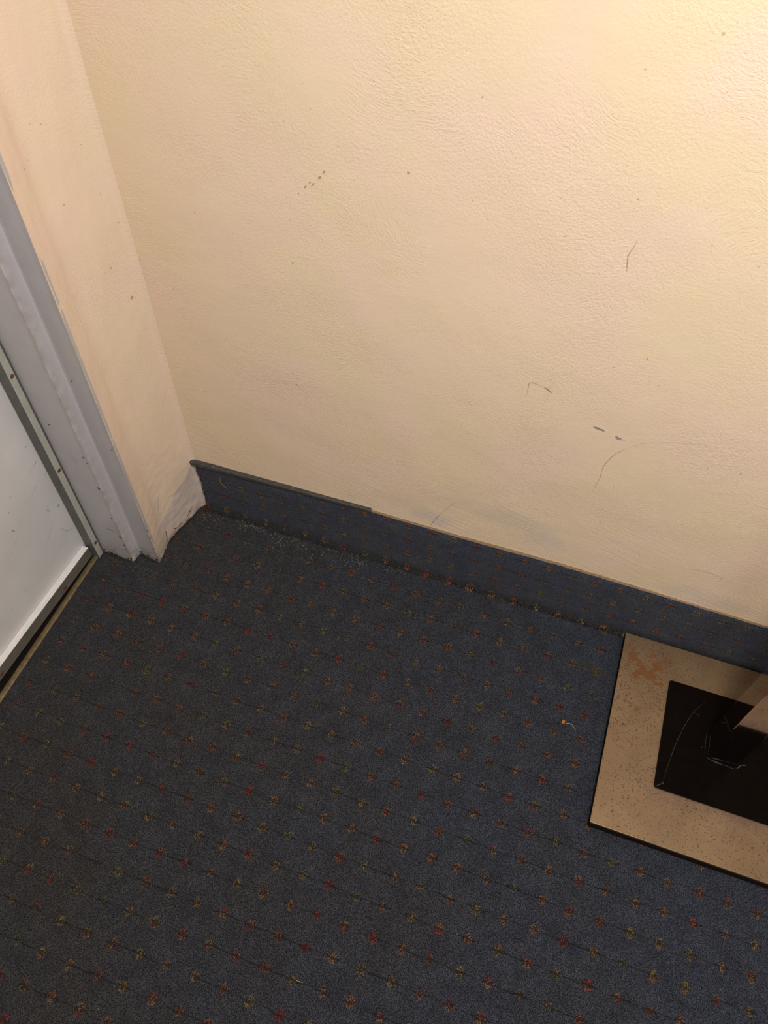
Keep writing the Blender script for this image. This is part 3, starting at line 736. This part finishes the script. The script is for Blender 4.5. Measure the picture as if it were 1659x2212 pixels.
# lint and grit gathered along the wall (nobody could count it)
bm = bmesh.new()
def speck(c, r):
    a = random.random() * 6.3; vs_ = []
    base_ = [Vector((math.cos(a + k * 2.09) * r, math.sin(a + k * 2.09) * r, 0)) for k in range(3)] + [Vector((0, 0, r * 0.9))]
    vs_ = [bm.verts.new(Vector(c) + b * random.uniform(.6, 1.3)) for b in base_]
    for f in ((0, 1, 3), (1, 2, 3), (2, 0, 3), (2, 1, 0)): bm.faces.new([vs_[i] for i in f])
for k in range(230):
    t_ = random.choice([(0.11, -0.020, .020, .008), (0.135, -0.022, .02, .006), (0.20, -0.035, .035, .010), (0.27, -0.038, .05, .012), (0.46, -0.024, .012, .005), (0.38, -0.030, .02, .008), (0.03, -0.03, .015, .012)])
    c = (random.gauss(t_[0], t_[2]), min(-0.014, random.gauss(t_[1], t_[3])), 0.0006)
    if c[0] < 0.014: continue
    if random.random() < 0.4: speck(c, random.uniform(.0004, .0012))
    else:
        a = random.random() * 6.3; l = random.uniform(.002, .007)
        p0 = Vector(c); p2 = p0 + Vector((math.cos(a) * l, math.sin(a) * l * 0.6, 0)); p1 = (p0 + p2) / 2 + Vector((0, 0, l * .3))
        if p2.y > -0.012: p2.y = -0.012
        tube(bm, [p0, p1, p2], random.uniform(.00018, .00034), 4)
o = obj('lint', bm, M['lint'], smooth=False); o['kind'] = 'stuff'; o['label'] = 'pale lint and grit along the foot of the carpet skirting'; o['category'] = 'lint'
bm = bmesh.new()
for k in range(170):
    c = (random.uniform(-0.12, 1.2), random.uniform(-1.0, -0.02), 0.0010)
    if 0.94 < c[0] and -0.42 < c[1]: continue
    speck(c, random.uniform(.00035, .0008))
for k in range(30): speck((random.uniform(-0.14, 0.0), random.uniform(-0.215, -0.195), 0.0006), random.uniform(.0004, .0011))
o = obj('grit', bm, M['lint']); o['kind'] = 'stuff'; o['label'] = 'scattered white specks of grit all over the blue carpet'; o['category'] = 'grit'

# cut yarn ends where the carpet meets the plaster
bm = bmesh.new()
def loop(c, d, r, mi):
    c = Vector(c); d = Vector(d); u_ = Vector((random.uniform(-1, 1), random.uniform(-1, 1), random.uniform(0.1, 1))).normalized()
    tube(bm, [c, c + d * 0.5 + u_ * r, c + d + u_ * r * 0.4], random.uniform(.0005, .0009), 5, mi)
for k in range(420):
    y_ = random.uniform(-0.122, -0.012)
    loop((lx_at(y_) + random.uniform(0.0005, 0.005), y_, 0.0), (random.uniform(-.001, .001), random.uniform(-.001, .001), random.uniform(.001, .0035)), .0012, 1 if random.random() < 0.16 else 0)
for k in range(320):
    z_ = random.uniform(0.002, 0.150); e = left_edge(z_)
    loop((e + random.uniform(-0.0002, 0.003), -0.0055, z_), (-random.uniform(.0005, .0035), -.0004, random.uniform(-.001, .001)), .0009, 1 if random.random() < 0.12 else 0)
for k in range(260):
    x_ = random.uniform(-0.145, -0.018); y_ = interp(x_, [(-0.15, -0.190), (-0.0715, -0.192), (-0.066, -0.168), (-0.018, -0.175)])
    loop((x_, y_ - random.uniform(.0005, .004), 0.0), (0, 0, random.uniform(.001, .0025)), .001, 1 if random.random() < 0.25 else 0)
for k in range(70):
    loop((random.gauss(0.018, .006), random.gauss(-0.016, .004), 0.001), (random.uniform(-.002, .002), 0, .003), .003, 1)
o = obj('yarn_ends', bm, [M['tuft'], M['tuft_b']], smooth=True); o['kind'] = 'stuff'; o['label'] = 'ragged cut yarn ends where the carpet meets the left plaster wall'; o['category'] = 'carpet yarn'
